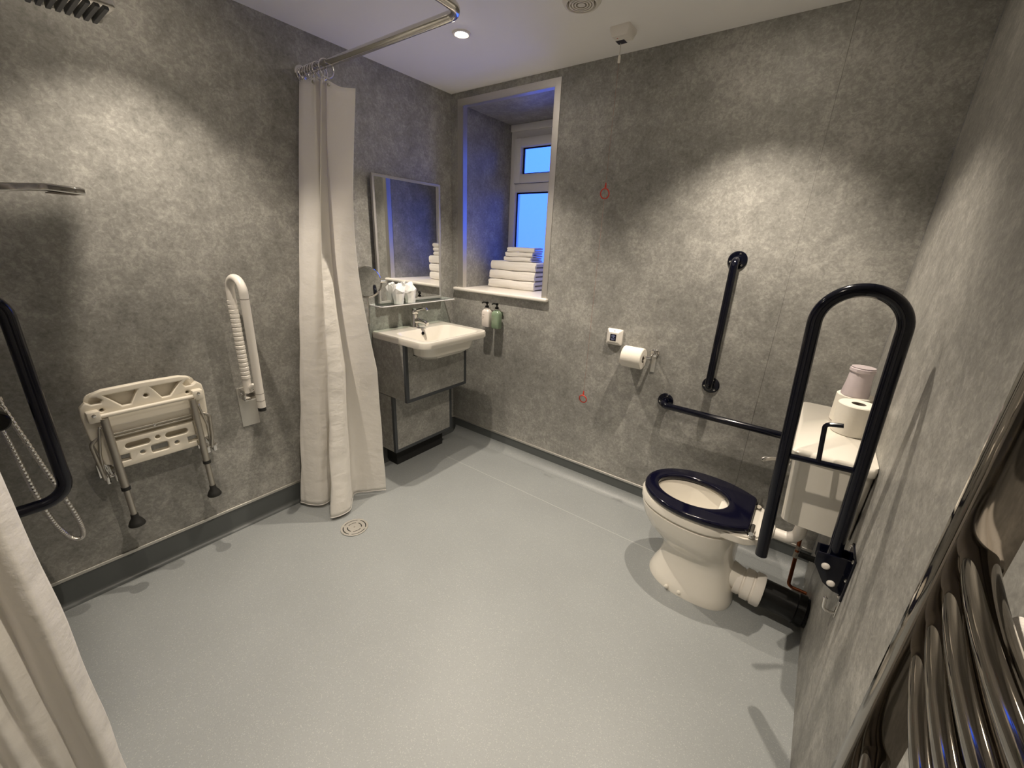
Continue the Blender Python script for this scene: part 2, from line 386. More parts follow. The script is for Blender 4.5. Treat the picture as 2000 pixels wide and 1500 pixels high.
CX, CY = 1.193, -0.185                                # alarm pull cord
t = thing('alarm_pull_cord', (CX, CY, ROOM_H), 'white ceiling alarm box with long cord and two red rings', 'alarm cord')
b = nb(); loft(b, [[Vector((CX + 0.022 + q[0], CY - 0.035 + q[1], z)) for q in rrect(-w, w, -w, w, r_)] for z, w, r_ in ((ROOM_H, 0.043, 0.006), (2.288, 0.043, 0.006), (2.268, 0.034, 0.004), (2.266, 0.032, 0.004))])
mk('ceiling_box', b, 'wplastic', t, 30)
b = nb(); box(b, (CX - 0.012, CY - 0.028, 2.2655), (CX + 0.026, CY + 0.008, 2.2665)); mk('cord_plate', b, 'badge', t, label='dark square plate')
b = nb(); box(b, (CX + .003, CY - .052, 2.2655), (CX + .008, CY - .047, 2.2665)); mk('indicator', b, 'red', t, label='tiny red indicator')
b = nb(); tube(b, [(CX, CY, 2.27), (CX, CY, 2.225)], 0.0016, 8); mk('cord', b, 'whitecord', t)
b = nb(); lathe(b, [(0.002, 0.03), (0.0055, 0.026), (0.0055, 0.002), (0.003, 0)], (CX, CY, 2.196), n=14); mk('cord_connector', b, 'wplastic', t, 40)
b = nb(); tube(b, [(CX, CY, 2.197), (CX, CY, 0.675)], 0.0007, 6); mk('cord', b, 'redcord', t, label='thin lower cord')
for z in (1.682, 0.638):
    b = nb(); tube(b, [(CX + 0.0215 * math.cos(a), CY - 0.004 * math.sin(a), z + 0.0215 * math.sin(a)) for a in [2 * PI * k / 28 for k in range(28)]], 0.0032, 8, True)
    lathe(b, [(0.004, 0), (0.005, 0.008), (0.0025, 0.026)], (CX, CY, z + 0.021), n=10); mk('pull_ring', b, 'red', t, 50)

# ------------------------------------------------------------------ shower curtain rail and curtains
RZ, RY, RX = 2.13, -0.96, 1.003
t = thing('curtain_rail', (0, RY, RZ), 'chrome L-shaped shower curtain rail under the ceiling', 'curtain rail')
b = nb(); tube(b, fillet([(0.0, RY, RZ), (RX, RY, RZ), (RX + 0.03, -2.55, RZ)], 00.055, 10), 0.0155, 20); mk('rail', b, 'chrome', t, 40)
b = nb(); lathe(b, [(0.032, 0), (0.032, 0.004), (0.018, 0.012), (0.0135, 0.02)], (0, RY, RZ), (1, 0, 0), 24); mk('wall_flange', b, 'chrome', t, 40)
rb = nb()
def ring_bm(x, y, tilt, ax='x'):
    b = nb(); pts = []
    for k in range(24):
        a = 2 * PI * k / 24; p = Vector((tilt * math.sin(a) * 0.016, 0.034 * math.cos(a), 0.034 * math.sin(a)))
        if ax == 'y': p = Vector((p.y, p.x, p.z))
        pts.append(Vector((x, y, RZ - 0.0155)) + p)
    return tube(b, pts, 0.0027, 8, True)

def sheet(name, top, bot, n_u, n_v, zt, zb, parent, wob=0.0, ease=1.0, hem=True, pull=None):
    """cloth between a top and a bottom polyline of (x, y[, z]) with matching control points, Catmull-Rom smoothed"""
    def cr(P, u):
        k = min(int(u), len(P) - 2); f = u - k
        p = [P[max(k - 1, 0)], P[k], P[k + 1], P[min(k + 2, len(P) - 1)]]
        return [0.5 * (2 * p[1][i] + (p[2][i] - p[0][i]) * f + (2 * p[0][i] - 5 * p[1][i] + 4 * p[2][i] - p[3][i]) * f * f + (3 * p[1][i] - p[0][i] - 3 * p[2][i] + p[3][i]) * f ** 3) for i in range(len(p[0]))]
    b = nb(); grid = []
    T = [list(p) if len(p) == 3 else [*p, zt] for p in top]; B = [list(p) if len(p) == 3 else [*p, zb] for p in bot]
    for j in range(n_v + 1):
        v = j / n_v; e = v ** ease; row = []
        for i in range(n_u + 1):
            u = (len(T) - 1) * i / n_u
            a = cr(T, u); c = cr(B, u)
            x, y = a[0] + (c[0] - a[0]) * e, a[1] + (c[1] - a[1]) * e; z = a[2] + (c[2] - a[2]) * v
            if pull: x += pull * (i / n_u) ** 2.2 * math.sin(PI * min(1.0, v / 0.62)) ** 1.1
            w = wob * math.sin(v * PI) * (math.sin(7 * v + u * 2.1) + 0.6 * math.sin(17 * v + u * 3.7 + 1))
            w2 = wob * 0.7 * (v ** 2) * math.sin(40 * v + 5 * math.sin(u * 1.7)) * math.sin(u * 1.3)
            row.append(b.verts.new((x + w + w2, y - 0.6 * w + w2, z)))
        grid.append(row)
    for j in range(n_v):
        for i in range(n_u): b.faces.new((grid[j][i], grid[j][i + 1], grid[j + 1][i + 1], grid[j + 1][i]))
    hemline = [grid[-1][i].co.copy() for i in range(0, n_u + 1, 1)]
    edge = [grid[j][-1].co.copy() for j in range(n_v + 1)]
    o = mk(name, b, 'fabric', parent); o.data.shade_smooth()
    sol = o.modifiers.new('thickness', 'SOLIDIFY'); sol.thickness = 0.0012
    if hem:
        b = nb(); tube(b, hemline, 0.0022, 6); mk('hem', b, 'fabric', parent, 60)
    return o

t = thing('shower_curtain', (0.15, RY, RZ), 'white shower curtain gathered by the basin wall, full height', 'curtain', 'shower curtains')
top = [(0.006, -0.945, 2.092), (0.004, -0.975, 2.095), (0.05, -0.985, 2.092), (0.105, -0.978, 2.088), (0.150, -0.985, 2.084), (0.140, -0.955, 2.083), (0.19, -0.975, 2.080), (0.18, -0.95, 2.076), (0.225, -0.965, 2.066), (0.32, -0.972, 2.028), (0.407, -0.962, 2.012)]
bot = [(0.03, -1.02), (0.040, -1.235), (0.085, -1.255), (0.165, -1.205), (0.165, -1.110), (0.225, -1.115), (0.306, -1.228), (0.328, -1.135), (0.215, -1.035), (0.250, -0.965), (0.315, -0.885)]
sheet('curtain_cloth', top, bot, 130, 90, 2.09, 0.022, t, 0.004, 0.95, pull=-0.095)
for k in range(8):
    mk('curtain_ring', ring_bm(0.026 + k * 0.0215 + (0.03 if k == 7 else 0), RY, random.uniform(-0.6, 0.6)), 'chrome', t, 60)
for x, y, z in ((0.150, -0.992, 2.066), (0.235, -0.972, 2.048)):
    b = nb(); lathe(b, [(0.0075, 0), (0.0075, 0.002), (0.004, 0.003)], (x, y, z), (0.3, -1, 0.1), 14); mk('eyelet', b, 'chrome', t, 40)

t = thing('shower_curtain', (1.03, -2.35, RZ), 'white shower curtain in soft folds at the lower left edge', 'curtain', 'shower curtains')
N2 = 19
top = [(1.029 + 0.007 * (-1) ** k, -2.52 + 0.0188 * k) for k in range(N2)]
bot = [(1.03 + 0.008 * (-1) ** k - 0.02 * (k / N2), -2.53 + 0.0203 * k) for k in range(N2)]
top[-1] = (1.03, -2.170); bot[-1] = (1.00, -2.163); top[-2] = (1.05, -2.19); bot[-2] = (1.045, -2.185)
sheet('curtain_cloth', top, bot, 150, 40, 2.09, 0.03, t, 0.004)
for k in range(8): mk('curtain_ring', ring_bm(1.030, -2.50 + 0.043 * k, random.uniform(-.5, .5), 'y'), 'chrome', t, 60)

# ------------------------------------------------------------------ basin corner
SX, SY0, SY1, SZ = 0.47, -0.69, -0.145, 0.905
t = thing('wash_basin', (0.0, -0.42, SZ), 'white ceramic wash basin on the wall above a panelled box', 'basin')
def ring(x0, x1, y0, y1, z, r): return [Vector((p[0], p[1], z)) for p in rrect(x0, x1, y0, y1, r, 8)]
b = nb()
rf = [0.055, 0.008, 0.008, 0.055]
loft(b, [ring(0.10, 0.385, -0.585, -0.250, 0.775, 0.07), ring(0.07, 0.415, -0.62, -0.215, 0.80, 0.075), ring(0.05, 0.43, -0.63, -0.205, 0.862, 0.06),
         ring(0.002, SX - 0.004, SY0 + 0.004, SY1 - 0.004, 0.864, rf), ring(0.0, SX, SY0, SY1, 0.870, rf), ring(0.0, SX, SY0, SY1, SZ - 0.008, rf), ring(0.003, SX - 0.003, SY0 + 0.003, SY1 - 0.003, SZ - 0.001, rf), ring(0.008, SX - 0.01, SY0 + 0.01, SY1 - 0.01, SZ, rf),
         ring(0.135, SX - 0.028, SY0 + 0.05, SY1 - 0.05, SZ - 0.002, 0.05), ring(0.142, SX - 0.036, SY0 + 0.06, SY1 - 0.06, SZ - 0.012, 0.05),
         ring(0.165, SX - 0.09, SY0 + 0.12, SY1 - 0.12, SZ - 0.085, 0.07), ring(0.21, SX - 0.15, SY0 + 0.19, SY1 - 0.19, SZ - 0.11, 0.05)])
mk('basin_body', b, 'ceramic', t, 35)
b = nb(); lathe(b, [(0.021, 0.0), (0.021, 0.003), (0.014, 0.005), (0.006, 0.004)], (0.265, -0.42, SZ - 0.1095), n=24); mk('waste', b, 'chrome', t, 40)
b = nb(); lathe(b, [(0.011, 0.0), (0.011, 0.003), (0.007, 0.004), (0.006, 0.0015)], (0.150, -0.42, SZ - 0.030), (1, 0, 0.35), 20); mk('overflow', b, 'black', t, 40)

tx, ty = 0.072, -0.415
t = thing('basin_mixer_tap', (tx, ty, SZ), 'chrome lever mixer tap on the back of white basin', 'tap')
b = nb(); lathe(b, [(0.026, 0), (0.026, 0.006), (0.022, 0.012), (0.021, 0.06), (0.0215, 0.085)], (tx, ty, SZ), n=24); mk('body', b, 'chrome', t, 40)
b = nb(); tube(b, [(tx, ty, SZ + 0.038), (tx + 0.05, ty, SZ + 0.046), (tx + 0.10, ty, SZ + 0.042), (tx + 0.118, ty, SZ + 0.035)], [0.017, 0.0145, 0.013, 0.011], 16); lathe(b, [(0.010, 0), (0.010, 0.014)], (tx + 0.11, ty, SZ + 0.022), n=16); mk('spout', b, 'chrome', t, 40)
b = nb(); lathe(b, [(0.0215, 0), (0.024, 0.006), (0.024, 0.024), (0.016, 0.034), (0.0, 0.036)], (tx, ty, SZ + 0.086), n=24)
tube(b, [(tx + 0.01, ty, SZ + 0.105), (tx + 0.06, ty + 0.008, SZ + 0.122), (tx + 0.095, ty + 0.012, SZ + 0.128), (tx + 0.105, ty + 0.013, SZ + 0.116)], [0.009, 0.006, 0.0065, 0.005], 12); mk('lever', b, 'chrome', t, 40)

t = thing('basin_boxing', (0.0, -0.43, 0.0), 'stepped grey panelled box with dark edging under the white basin', 'cabinet')
UX, UY0, UY1, UZ0, UZ1 = 0.30, -0.688, -0.178, 0.512, 0.8635
LX, LZ0 = 0.165, 0.128; LY1 = -0.185
b = nb(); box(b, (0, UY0 + 0.004, UZ0 + 0.004), (UX - 0.008, UY1 - 0.004, UZ0 + 0.02)); box(b, (0, UY1 - 0.02, UZ0 + 0.02), (UX - 0.008, UY1 - 0.002, UZ1 - .003)); box(b, (0, UY0 + 0.004, LZ0 + 0.002), (LX - 0.004, LY1 - 0.004, UZ0)); mk('carcass', b, 'wall', t)
b = nb(); box(b, (0.0, UY0 + 0.05, 0), (LX - 0.06, LY1 - 0.04, LZ0)); mk('plinth_recess_shade', b, 'void', t)  # black block paints the shade in the gap under the box
E_ = 0.020
def panel(name, a, c): b = nb(); box(b, a, c); mk(name, b, 'wall', t)
b = nb(); plate(b, [(UY0 + E_, UZ0 + E_), (UY1 - E_, UZ0 + E_), (UY1 - E_, UZ1 - .003), (-.198, UZ1 - .003), (-.208, .797), (-.262, .772), (-.572, .772), (-.627, .797), (-.637, UZ1 - .003), (UY0 + E_, UZ1 - .003)], [], .005, .0004, frame_mat((UX - .0035, 0, 0), (0, 1, 0), (0, 0, 1), (1, 0, 0)), 0); mk('front_panel', b, 'wall', t)
panel('front_panel', (LX - 0.006, UY0 + E_, LZ0 + E_), (LX - 0.001, LY1 - E_, UZ0))
panel('side_panel', (0.0, UY0 + 0.001, UZ0 + 0.004), (UX - 0.004, UY0 + 0.005, UZ1)); panel('side_panel', (0.0, UY0 + 0.001, LZ0 + 0.002), (LX - 0.004, UY0 + 0.005, UZ0))
def edge(a, c): b = nb(); box(b, a, c, 0.0012, 1); mk('edging_strip', b, 'edge', t)
for X, z0, z1, y1 in ((UX, UZ0, UZ1, UY1), (LX, LZ0, UZ0, LY1)):
    edge((X - 0.020, UY0 - 0.001, z0), (X + 0.001, UY0 + E_, z1)); edge((X - 0.016, y1 - E_, z0), (X + 0.001, y1 + 0.001, z1))
    edge((X - 0.016, UY0 + E_, z0 - 0.001), (X + 0.001, y1 - E_, z0 + E_))

# framed mirror and its glass shelf
MY0, MY1, MZ0, MZ1 = -0.648, -0.145, 1.068, 1.770
t = thing('wall_mirror', (0.002, MY1, MZ0), 'rectangular wall mirror in slim pale frame above the basin', 'mirror')
mt = frame_mat((0.030, 0, 0), (0, 1, 0), (0, 0, 1), (1, 0, 0))
b = nb(); plate(b, [(MY0, MZ0), (MY1, MZ0), (MY1, MZ1), (MY0, MZ1)], [[(MY0 + 0.014, MZ0 + 0.014), (MY1 - 0.014, MZ0 + 0.014), (MY1 - 0.014, MZ1 - 0.014), (MY0 + 0.014, MZ1 - 0.014)]], 0.018, 0.002, mt, 1); mk('frame', b, 'mframe', t, 40)
b = nb(); box(b, (0.022, MY0 + 0.012, MZ0 + 0.012), (0.0345, MY1 - 0.012, MZ1 - 0.012)); mk('mirror_glass', b, 'mirror', t)
b = nb(); box(b, (0.0, MY0 + 0.03, MZ0 + 0.03), (0.023, MY1 - 0.03, MZ1 - 0.03)); mk('backing', b, 'edge', t)
t = thing('glass_shelf', (0, -0.39, 1.072), 'clear glass shelf with painted-bright edge below the rectangular mirror', 'shelf')
SHZ = 1.0640
b = nb(); plate(b, rrect(0.001, 0.115, -0.690, -0.095, [0.012, 0.002, 0.002, 0.012]), [], 0.0055, 0.0008, frame_mat((0, 0, SHZ - 0.003), (1, 0, 0), (0, 1, 0), (0, 0, 1)), 1); mk('glass_plate', b, 'shelfglass', t)
b = nb(); ol = rrect(0.001, 0.115, -0.690, -0.095, [0.012, 0.002, 0.002, 0.012]); tube(b, [(x, y, SHZ - 0.003) for x, y in ol], 0.0034, 6, True); mk('lit_edge_strip', b, 'upvc', t, 60, 'white strip painted as lit glass edge')  # opaque white strip paints the light caught along the glass edge
for y in (-0.63, -0.16):
    b = nb(); box(b, (0, y - 0.012, SHZ - 0.022), (0.03, y + 0.012, SHZ - 0.006), 0.003); mk('bracket', b, 'chrome', t, 40)
def wrapped_cup(x, y, seed, label):
    rnd = random.Random(seed); t = thing('wrapped_cup', (x, y, SHZ), label, 'cup', 'wrapped cups on the glass shelf')
    b = nb(); rings = []
    for k, (z, r) in enumerate(((0, 0.029), (0.03, 0.032), (0.06, 0.036), (0.082, 0.038), (0.104, 0.024), (0.116, 0.016))):
        rings.append([Vector((x + r * math.cos(a) * (1 + rnd.uniform(-.11, .11)), y + r * math.sin(a) * (1 + rnd.uniform(-.11, .11)), SHZ + z + (rnd.uniform(-.013, .013) if k > 2 else 0))) for a in [2 * PI * q / 11 for q in range(11)]])
    loft(b, rings); mk('paper_wrapper', b, 'wrap', t)
wrapped_cup(0.066, -0.530, 3, 'paper-wrapped white cup on glass shelf, the left one'); wrapped_cup(0.066, -0.440, 5, 'paper-wrapped white cup on glass shelf, the right one')

# round shaving mirror on a folded arm
t = thing('shaving_mirror', (0.0, -0.775, 1.0), 'round chrome shaving mirror on a folding wall arm by curtain', 'mirror')
c = Vector((0.125, -0.787, 1.21)); nrm = Vector((0.93, -0.30, 0.10)).normalized()
b = nb(); lathe(b, [(0.074, -0.004), (0.080, -0.003), (0.083, 0.0), (0.080, 0.004), (0.077, 0.0035), (0.076, 0.0)], c, nrm, 40); mk('rim', b, 'chrome', t, 40)
b = nb(); lathe(b, [(0.0765, -0.001), (0.0765, 0.0015)], c, nrm, 40); mk('mirror_glass', b, 'mirror', t, 40)
b = nb(); u = nrm.cross(Vector((0, 0, 1))).normalized() * -1
yk = [c + u * (0.086 * math.sin(a)) + Vector((0, 0, -0.086 * math.cos(a))) for a in [math.radians(q) for q in range(-90, 91, 15)]]
tube(b, yk, 0.003, 8); lathe(b, [(0.006, 0), (0.006, 0.03)], yk[-1] - u * 0.01, u, 12); tube(b, [c + Vector((0, 0, -0.086)), c + Vector((0, 0, -0.12))], 0.005, 10); mk('yoke', b, 'chrome', t, 40)
for k, (x0, y0, x1, y1) in enumerate(((0.03, -0.775, 0.125, -0.787), (0.03, -0.770, 0.075, -0.80), (0.03, -0.785, 0.075, -0.80))):
    b = nb(); z0, z1 = 0.955, 1.09
    tube(b, [(x0, y0, z0 + 0.01 * k), (x1, y1, z0 + 0.01 * k + 0.02), (x1, y1, z1), (x0, y0, z1 - 0.01)], 0.0034, 8, True); mk('arm', b, 'chrome', t, 40)
b = nb(); box(b, (0.0, -0.81, 0.93), (0.012, -0.745, 1.11), 0.004); tube(b, [(0.03, -0.777, 0.94), (0.03, -0.777, 1.10)], 0.007, 12); box(b, (0.01, -0.785, 0.95), (0.03, -0.769, 0.965)); box(b, (0.01, -0.785, 1.075), (0.03, -0.769, 1.09)); mk('wall_plate', b, 'chrome', t, 40)

# soap bottles in a wall holder
t = thing('bottle_holder', (0.41, 0.0, 1.0), 'slim chrome wall holder gripping two pump bottles under window', 'bottle holder')
b = nb(); box(b, (0.345, -0.012, 0.985), (0.475, 0.0, 1.012), 0.003)
for x in (0.368, 0.452):
    tube(b, [(x + 0.0165 * math.sin(a), -0.05 + 0.0165 * math.cos(a), 1.030) for a in [2 * PI * q / 20 for q in range(20)]], 0.0026, 8, True); tube(b, [(x, -0.006, 1.0), (x, -0.02, 1.030), (x, -0.032, 1.030)], 0.003, 8)
mk('bracket', b, 'chrome', t, 40)
def pump_bottle(x, m, label):
    z0 = 0.905; t = thing('pump_bottle', (x, -0.05, z0), label, 'bottle', 'pump bottles below the window')
    b = nb(); rr = lambda s, z, r: [Vector((x + p[0], -0.05 + p[1], z0 + z)) for p in rrect(-0.032 * s, 0.032 * s, -0.024 * s, 0.024 * s, r, 6)]
    loft(b, [rr(0.94, 0, 0.012), rr(1, 0.004, 0.014), rr(1, 0.095, 0.014), rr(0.95, 0.104, 0.018), rr(0.6, 0.116, 0.012), rr(0.36, 0.120, 0.008), rr(0.36, 0.127, 0.008)]); bo = mk('body', b, m, t, 35)
    b = nb()
    for z, w in ((.080, .018), (.066, .012), (.060, .015), (.054, .010)): box(b, (x - .020, -.0744, z0 + z), (x - .020 + w, -.0738, z0 + z + .0022))
    mk('label_print', b, 'card', bo)
    b = nb(); lathe(b, [(0.0125, 0), (0.0125, 0.012), (0.005, 0.014), (0.005, 0.024), (0.010, 0.025), (0.010, 0.036), (0.004, 0.038)], (x, -0.05, z0 + 0.127), n=18)
    tube(b, [(x, -0.05, z0 + 0.158), (x - 0.02, -0.06, z0 + 0.160), (x - 0.030, -0.066, z0 + 0.154)], 0.005, 10); mk('pump', b, 'black', t, 40)
pump_bottle(0.368, 'lotion', 'white pump bottle in the wall holder right of basin'); pump_bottle(0.452, 'green', 'green pump bottle in the wall holder right of basin')

# towels on the window board
def folded_towel(x0, x1, y0, y1, z, h, rot, label, seed, sag=0.0):
    rnd = random.Random(seed); cx, cy = (x0 + x1) / 2, (y0 + y1) / 2
    t = thing('folded_towel', (cx, cy, z), label, 'towel', 'folded towels on the window board')
    hx, hy = (x1 - x0) / 2, (y1 - y0) / 2; Rz = Matrix.Rotation(rot, 3, 'Z'); layers = 2
    # front roll wraps round, right end shows stacked layers
    for L in range(layers):
        b = nb(); zz0 = z + h * L / layers + 0.0006; hh = h / layers - 0.0012; rings = []; n = 14
        for i in range(n + 1):
            f = i / n; x = -hx + 2 * hx * f
            px = 0.012; e = min(1.0, (f * 2 * hx) / px, ((1 - f) * 2 * hx) / px); e = math.sqrt(max(0.0, 1 - (1 - e) ** 2)) * 0.35 + 0.65
            ring_ = []
            for p in rrect(-hy, hy, -hh / 2 * e, hh / 2 * e, hh * 0.48 * e, 5):
                zz = p[1] + hh / 2 - sag * f * f * (1 if True else 0) + 0.0015 * math.sin(9 * f + seed + L)
                if L == 0 and sag == 0: zz = max(zz, 0)
                q = Rz @ Vector((x + (0.004 * math.sin(seed + L)), p[0] + 0.003 * math.sin(6 * f + seed), 0)); ring_.append(Vector((cx + q.x, cy + q.y, zz0 + zz)))
            rings.append(ring_)
        loft(b, rings); mk('folded_layer', b, 'towel', t, 50)
    # the fold that joins the layers along the front edge
    b = nb(); rings = []
    for i in range(15):
        f = i / 14; x = -hx * 0.995 + 1.99 * hx * f; ring_ = []
        for k in range(9):
            a = -PI / 2 + PI * k / 8; rr_ = h * 0.5 - 0.0006
            q = Rz @ Vector((x, -hy + 0.016 - math.cos(a) * 0.020, 0)); ring_.append(Vector((cx + q.x, cy + q.y, z + h / 2 + math.sin(a) * rr_ - sag * f * f + 0.0015 * math.sin(9 * f + seed))))
        rings.append(ring_)
    loft(b, rings); mk('fold', b, 'towel', t, 60)
r7 = math.radians(2.5)
z = 1.1345
for i, (dx, txt) in enumerate(((0, 'large white folded towel, lowest of stack on window board'), (0.006, 'large white folded towel, second from bottom of stack by window'), (0.016, 'large white folded towel, topmost of three large ones by window'))):
    folded_towel(0.160 + dx, 0.545 + dx * 0.3, 0.215, 0.425, z, 0.0612, r7, txt, 11 + i, 0.0); z += 0.063
for i, (dx, txt) in enumerate(((0, 'small white folded towel, lowest of three small ones by window'), (0.012, 'small white folded towel, second from top of stack by window'), (0.028, 'small white folded towel, topmost of the whole stack by window'))):
    folded_towel(0.285 + dx, 0.502 + dx * 0.5, 0.222, 0.375, z, 0.031, math.radians(4 + 3 * i), txt, 21 + i, 0.0); z += 0.031

# ------------------------------------------------------------------ back wall items
t = thing('alarm_reset_unit', (1.26, 0.0, 0.975), 'small square white reset unit with dark badge on wall', 'alarm unit')
def sq(w, y, r): return [Vector((1.26 + p[0], y, 0.975 + p[1])) for p in rrect(-w, w, -w, w, r, 4)]
b = nb(); loft(b, [sq(0.044, 0.0, 0.006), sq(0.044, -0.010, 0.006), sq(0.042, -0.013, 0.006), sq(0.026, -0.026, 0.004)]); mk('housing', b, 'wplastic', t, 25)
b = nb(); box(b, (1.2415, -0.0272, 0.9555), (1.2765, -0.0255, 0.9925)); bd = mk('badge', b, 'badge', t, label='dark blue square badge')
b = nb()
for a0, a1 in ((20, 160), (200, 340)):
    tube(b, [(1.259 + 0.0115 * math.cos(math.radians(a)), -0.0275, 0.974 + 0.0125 * math.sin(math.radians(a))) for a in range(a0, a1 + 1, 10)], 0.0011, 6)
tube(b, [(1.259 + 0.005 * math.cos(math.radians(a)), -0.0275, 0.977 + 0.004 * math.sin(math.radians(a))) for a in range(180, -91, -15)], 0.0011, 6)
tube(b, [(1.264, -0.0275, 0.9705), (1.2535, -0.0275, 0.9685)], 0.0011, 6); mk('badge_mark', b, 'badgemark', bd)
b = nb(); lathe(b, [(0.003, 0), (0.003, 0.002)], (1.262, -0.019, 1.009), (0, -1, 0), 10); mk('indicator', b, 'card', t)

t = thing('toilet_roll_holder', (1.47, 0, 0.93), 'chrome wall toilet roll holder carrying one white roll', 'roll holder')
rx0, ry, rz = 1.345, -0.058, 0.892
b = nb(); tube(b, fillet([(1.492, -0.004, 0.925), (1.492, -0.058, 0.925), (1.492, -0.058, 0.908), (1.335, -0.058, 0.908)], 0.012, 5), 0.0065, 12); mk('arm', b, 'chrome', t, 40)
b = nb(); lathe(b, [(0.022, 0), (0.022, 0.006), (0.016, 0.012), (0.008, 0.013)], (1.492, 0, 0.925), (0, -1, 0), 24); mk('wall_flange', b, 'chrome', t, 40)
b = nb(); box(b, (1.480, -0.0045, 0.82), (1.504, 0.0, 0.93), 0.002); mk('backplate', b, 'alu', t, 40)
def roll_bm(o, ax, w, ro, ri): return lathe(nb(), [(ri, 0), (ro - 0.003, 0), (ro, 0.003), (ro, w - 0.003), (ro - 0.003, w), (ri, w), (ri, 0)], o, ax, 40, False, False)
def toilet_roll(o, ax, w, ro, ri, label):
    t = thing('toilet_roll', o, label, 'toilet roll', 'white toilet rolls')
    ti = mk('tissue', roll_bm(o, ax, w, ro, ri), 'paper', t, 35)
    mk('core', lathe(nb(), [(ri - 0.0008, 0.001), (ri + 0.0004, 0.001), (ri + 0.0004, w - 0.001), (ri - 0.0008, w - 0.001), (ri - 0.0008, 0.001)], o, ax, 32, False, False), 'card', ti, 40, 'grey cardboard tube')
toilet_roll((rx0, -0.058, 0.8945), (1, 0, 0), 0.108, 0.056, 0.021, 'white toilet roll hanging on the chrome wall holder')

def flange(b, o, ax, r=0.040):
    return lathe(b, [(r, 0), (r, 0.004), (r - 0.004, 0.008), (0.02, 0.010), (0.0175, 0.012)], o, ax, 32)
def screws(t, o, ax, r, angs):
    ax = Vector(ax).normalized(); u = ax.orthogonal().normalized(); w = ax.cross(u)
    for a in angs:
        p = Vector(o) + (u * math.cos(a) + w * math.sin(a)) * r + ax * 0.0085
        mk('screw', lathe(nb(), [(0.0042, -0.002), (0.0042, 0.0008), (0.002, 0.0018)], p, ax, 12), 'chrome', t, 40)
def grab_bar(pts, rad, f0, f1, loc, label, ax):
    t = thing('grab_bar', loc, label, 'grab bar', 'navy grab bars')
    b = nb(); tube(b, fillet(pts, rad, 8), 0.0165, 20); mk('bar', b, 'navy', t, 40)
    for f in (f0, f1):
        b = nb(); flange(b, f, ax); fo = mk('flange', b, 'navy', t, 30)
        screws(fo, f, ax, 0.029, [PI / 2 + 2 * PI * k / 3 for k in range(3)])
grab_bar([(1.787, -0.004, 1.412), (1.787, -0.066, 1.412), (1.787, -0.066, 0.818), (1.787, -0.004, 0.818)], 0.038, (1.787, 0, 1.412), (1.787, 0, 0.818), (1.787, 0, 0.818), 'navy grab bar fixed upright on wall beside toilet', (0, -1, 0))
grab_bar([(1.587, -0.004, 0.681), (1.587, -0.066, 0.676), (2.185, -0.066, 0.676), (2.185, -0.004, 0.681)], 0.038, (1.587, 0, 0.681), (2.185, 0, 0.681), (1.587, 0, 0.681), 'navy grab bar fixed level along wall behind toilet', (0, -1, 0))

# ------------------------------------------------------------------ toilet
TY = -0.405
t = thing('toilet', (1.93, TY, 0), 'white ceramic toilet bowl with navy seat against right wall', 'toilet')
def dring(cx, af, ab, w, z, nexp=2.0, n=40, ex=2.2):
    P = []
    for k in range(n):
        a = 2 * PI * k / n; c, s = math.cos(a), math.sin(a)
        if c < 0: x = -af * abs(c) ** (2 / 2.1); y = math.copysign(w * abs(s) ** (2 / 2.1), s)
        else: x = ab * abs(c) ** (2 / ex); y = math.copysign(w * abs(s) ** (2 / ex), s)
        P.append(Vector((cx + x, TY + y, z)))
    return P
b = nb()
loft(b, [dring(1.945, .195, .172, .145, 0.0, ex=2.8), dring(1.945, .195, .172, .145, 0.010, ex=2.8), dring(1.950, .188, .160, .136, 0.04, ex=2.8), dring(1.960, .175, .140, .118, 0.10, ex=2.6), dring(1.963, .172, .130, .108, 0.15, ex=2.4),
         dring(1.960, .178, .128, .110, 0.185, ex=2.3), dring(1.950, .205, .135, .130, 0.222), dring(1.935, .232, .150, .154, 0.262), dring(1.922, .245, .165, .168, 0.31), dring(1.917, .249, .175, .175, 0.345),
         dring(1.915, .250, .18, .178, 0.362), dring(1.915, .243, .175, .172, 0.366), dring(1.915, .243, .175, .173, 0.372), dring(1.912, .252, .19, .183, 0.378), dring(1.912, .254, .192, .185, 0.41), dring(1.912, .248, .186, .179, 0.419),
         dring(1.885, .165, .135, .122, 0.418), dring(1.885, .160, .130, .117, 0.405), dring(1.888, .150, .125, .108, 0.34), dring(1.895, .110, .10, .08, 0.255), dring(1.90, .075, .075, .055, 0.215)])
mk('pan', b, 'ceramic', t, 50)
b = nb(); loft(b, [dring(1.898, .095, .09, .068, 0.243), dring(1.898, .09, .085, .064, 0.2432)]); mk('water', b, 'water', t)
b = nb()                                                              # ledge that carries the cistern side of the seat
loft(b, [[Vector((x, TY + s * w, zz)) for s, zz in ((-1, z0), (1, z0), (1, z1), (-1, z1))] for x, w, z0, z1 in ((1.98, .158, .376, .416), (2.06, .156, .376, .417), (2.11, .148, .376, .417), (2.15, .11, .374, .414), (2.165, .06, .372, .412))])
bmesh.ops.bevel(b, geom=b.edges[:], offset=0.008, segments=2, affect='EDGES'); mk('rear_ledge', b, 'ceramic', t, 40)
b = nb(); tube(b, fillet([(2.13, TY, .392), (2.262, TY, .392), (2.275, TY, .5995)], .045, 8), .021, 18); lathe(b, [(.028, 0), (.030, .004), (.030, .03), (.024, .034)], (2.155, TY, .392), (1, 0, 0), 24); lathe(b, [(.03, 0), (.03, .02), (.023, .024)], (2.275, TY, .5995), (0, 0, -1), 24); mk('flush_pipe', b, 'wplastic', t, 40)
b = nb(); tube(b, [(1.90, TY, .10), (2.00, TY, .155), (2.06, TY, .135), (2.13, TY, .110)], [.085, .070, .056, .052], 24); mk('outlet_spigot', b, 'ceramic', t, 50)
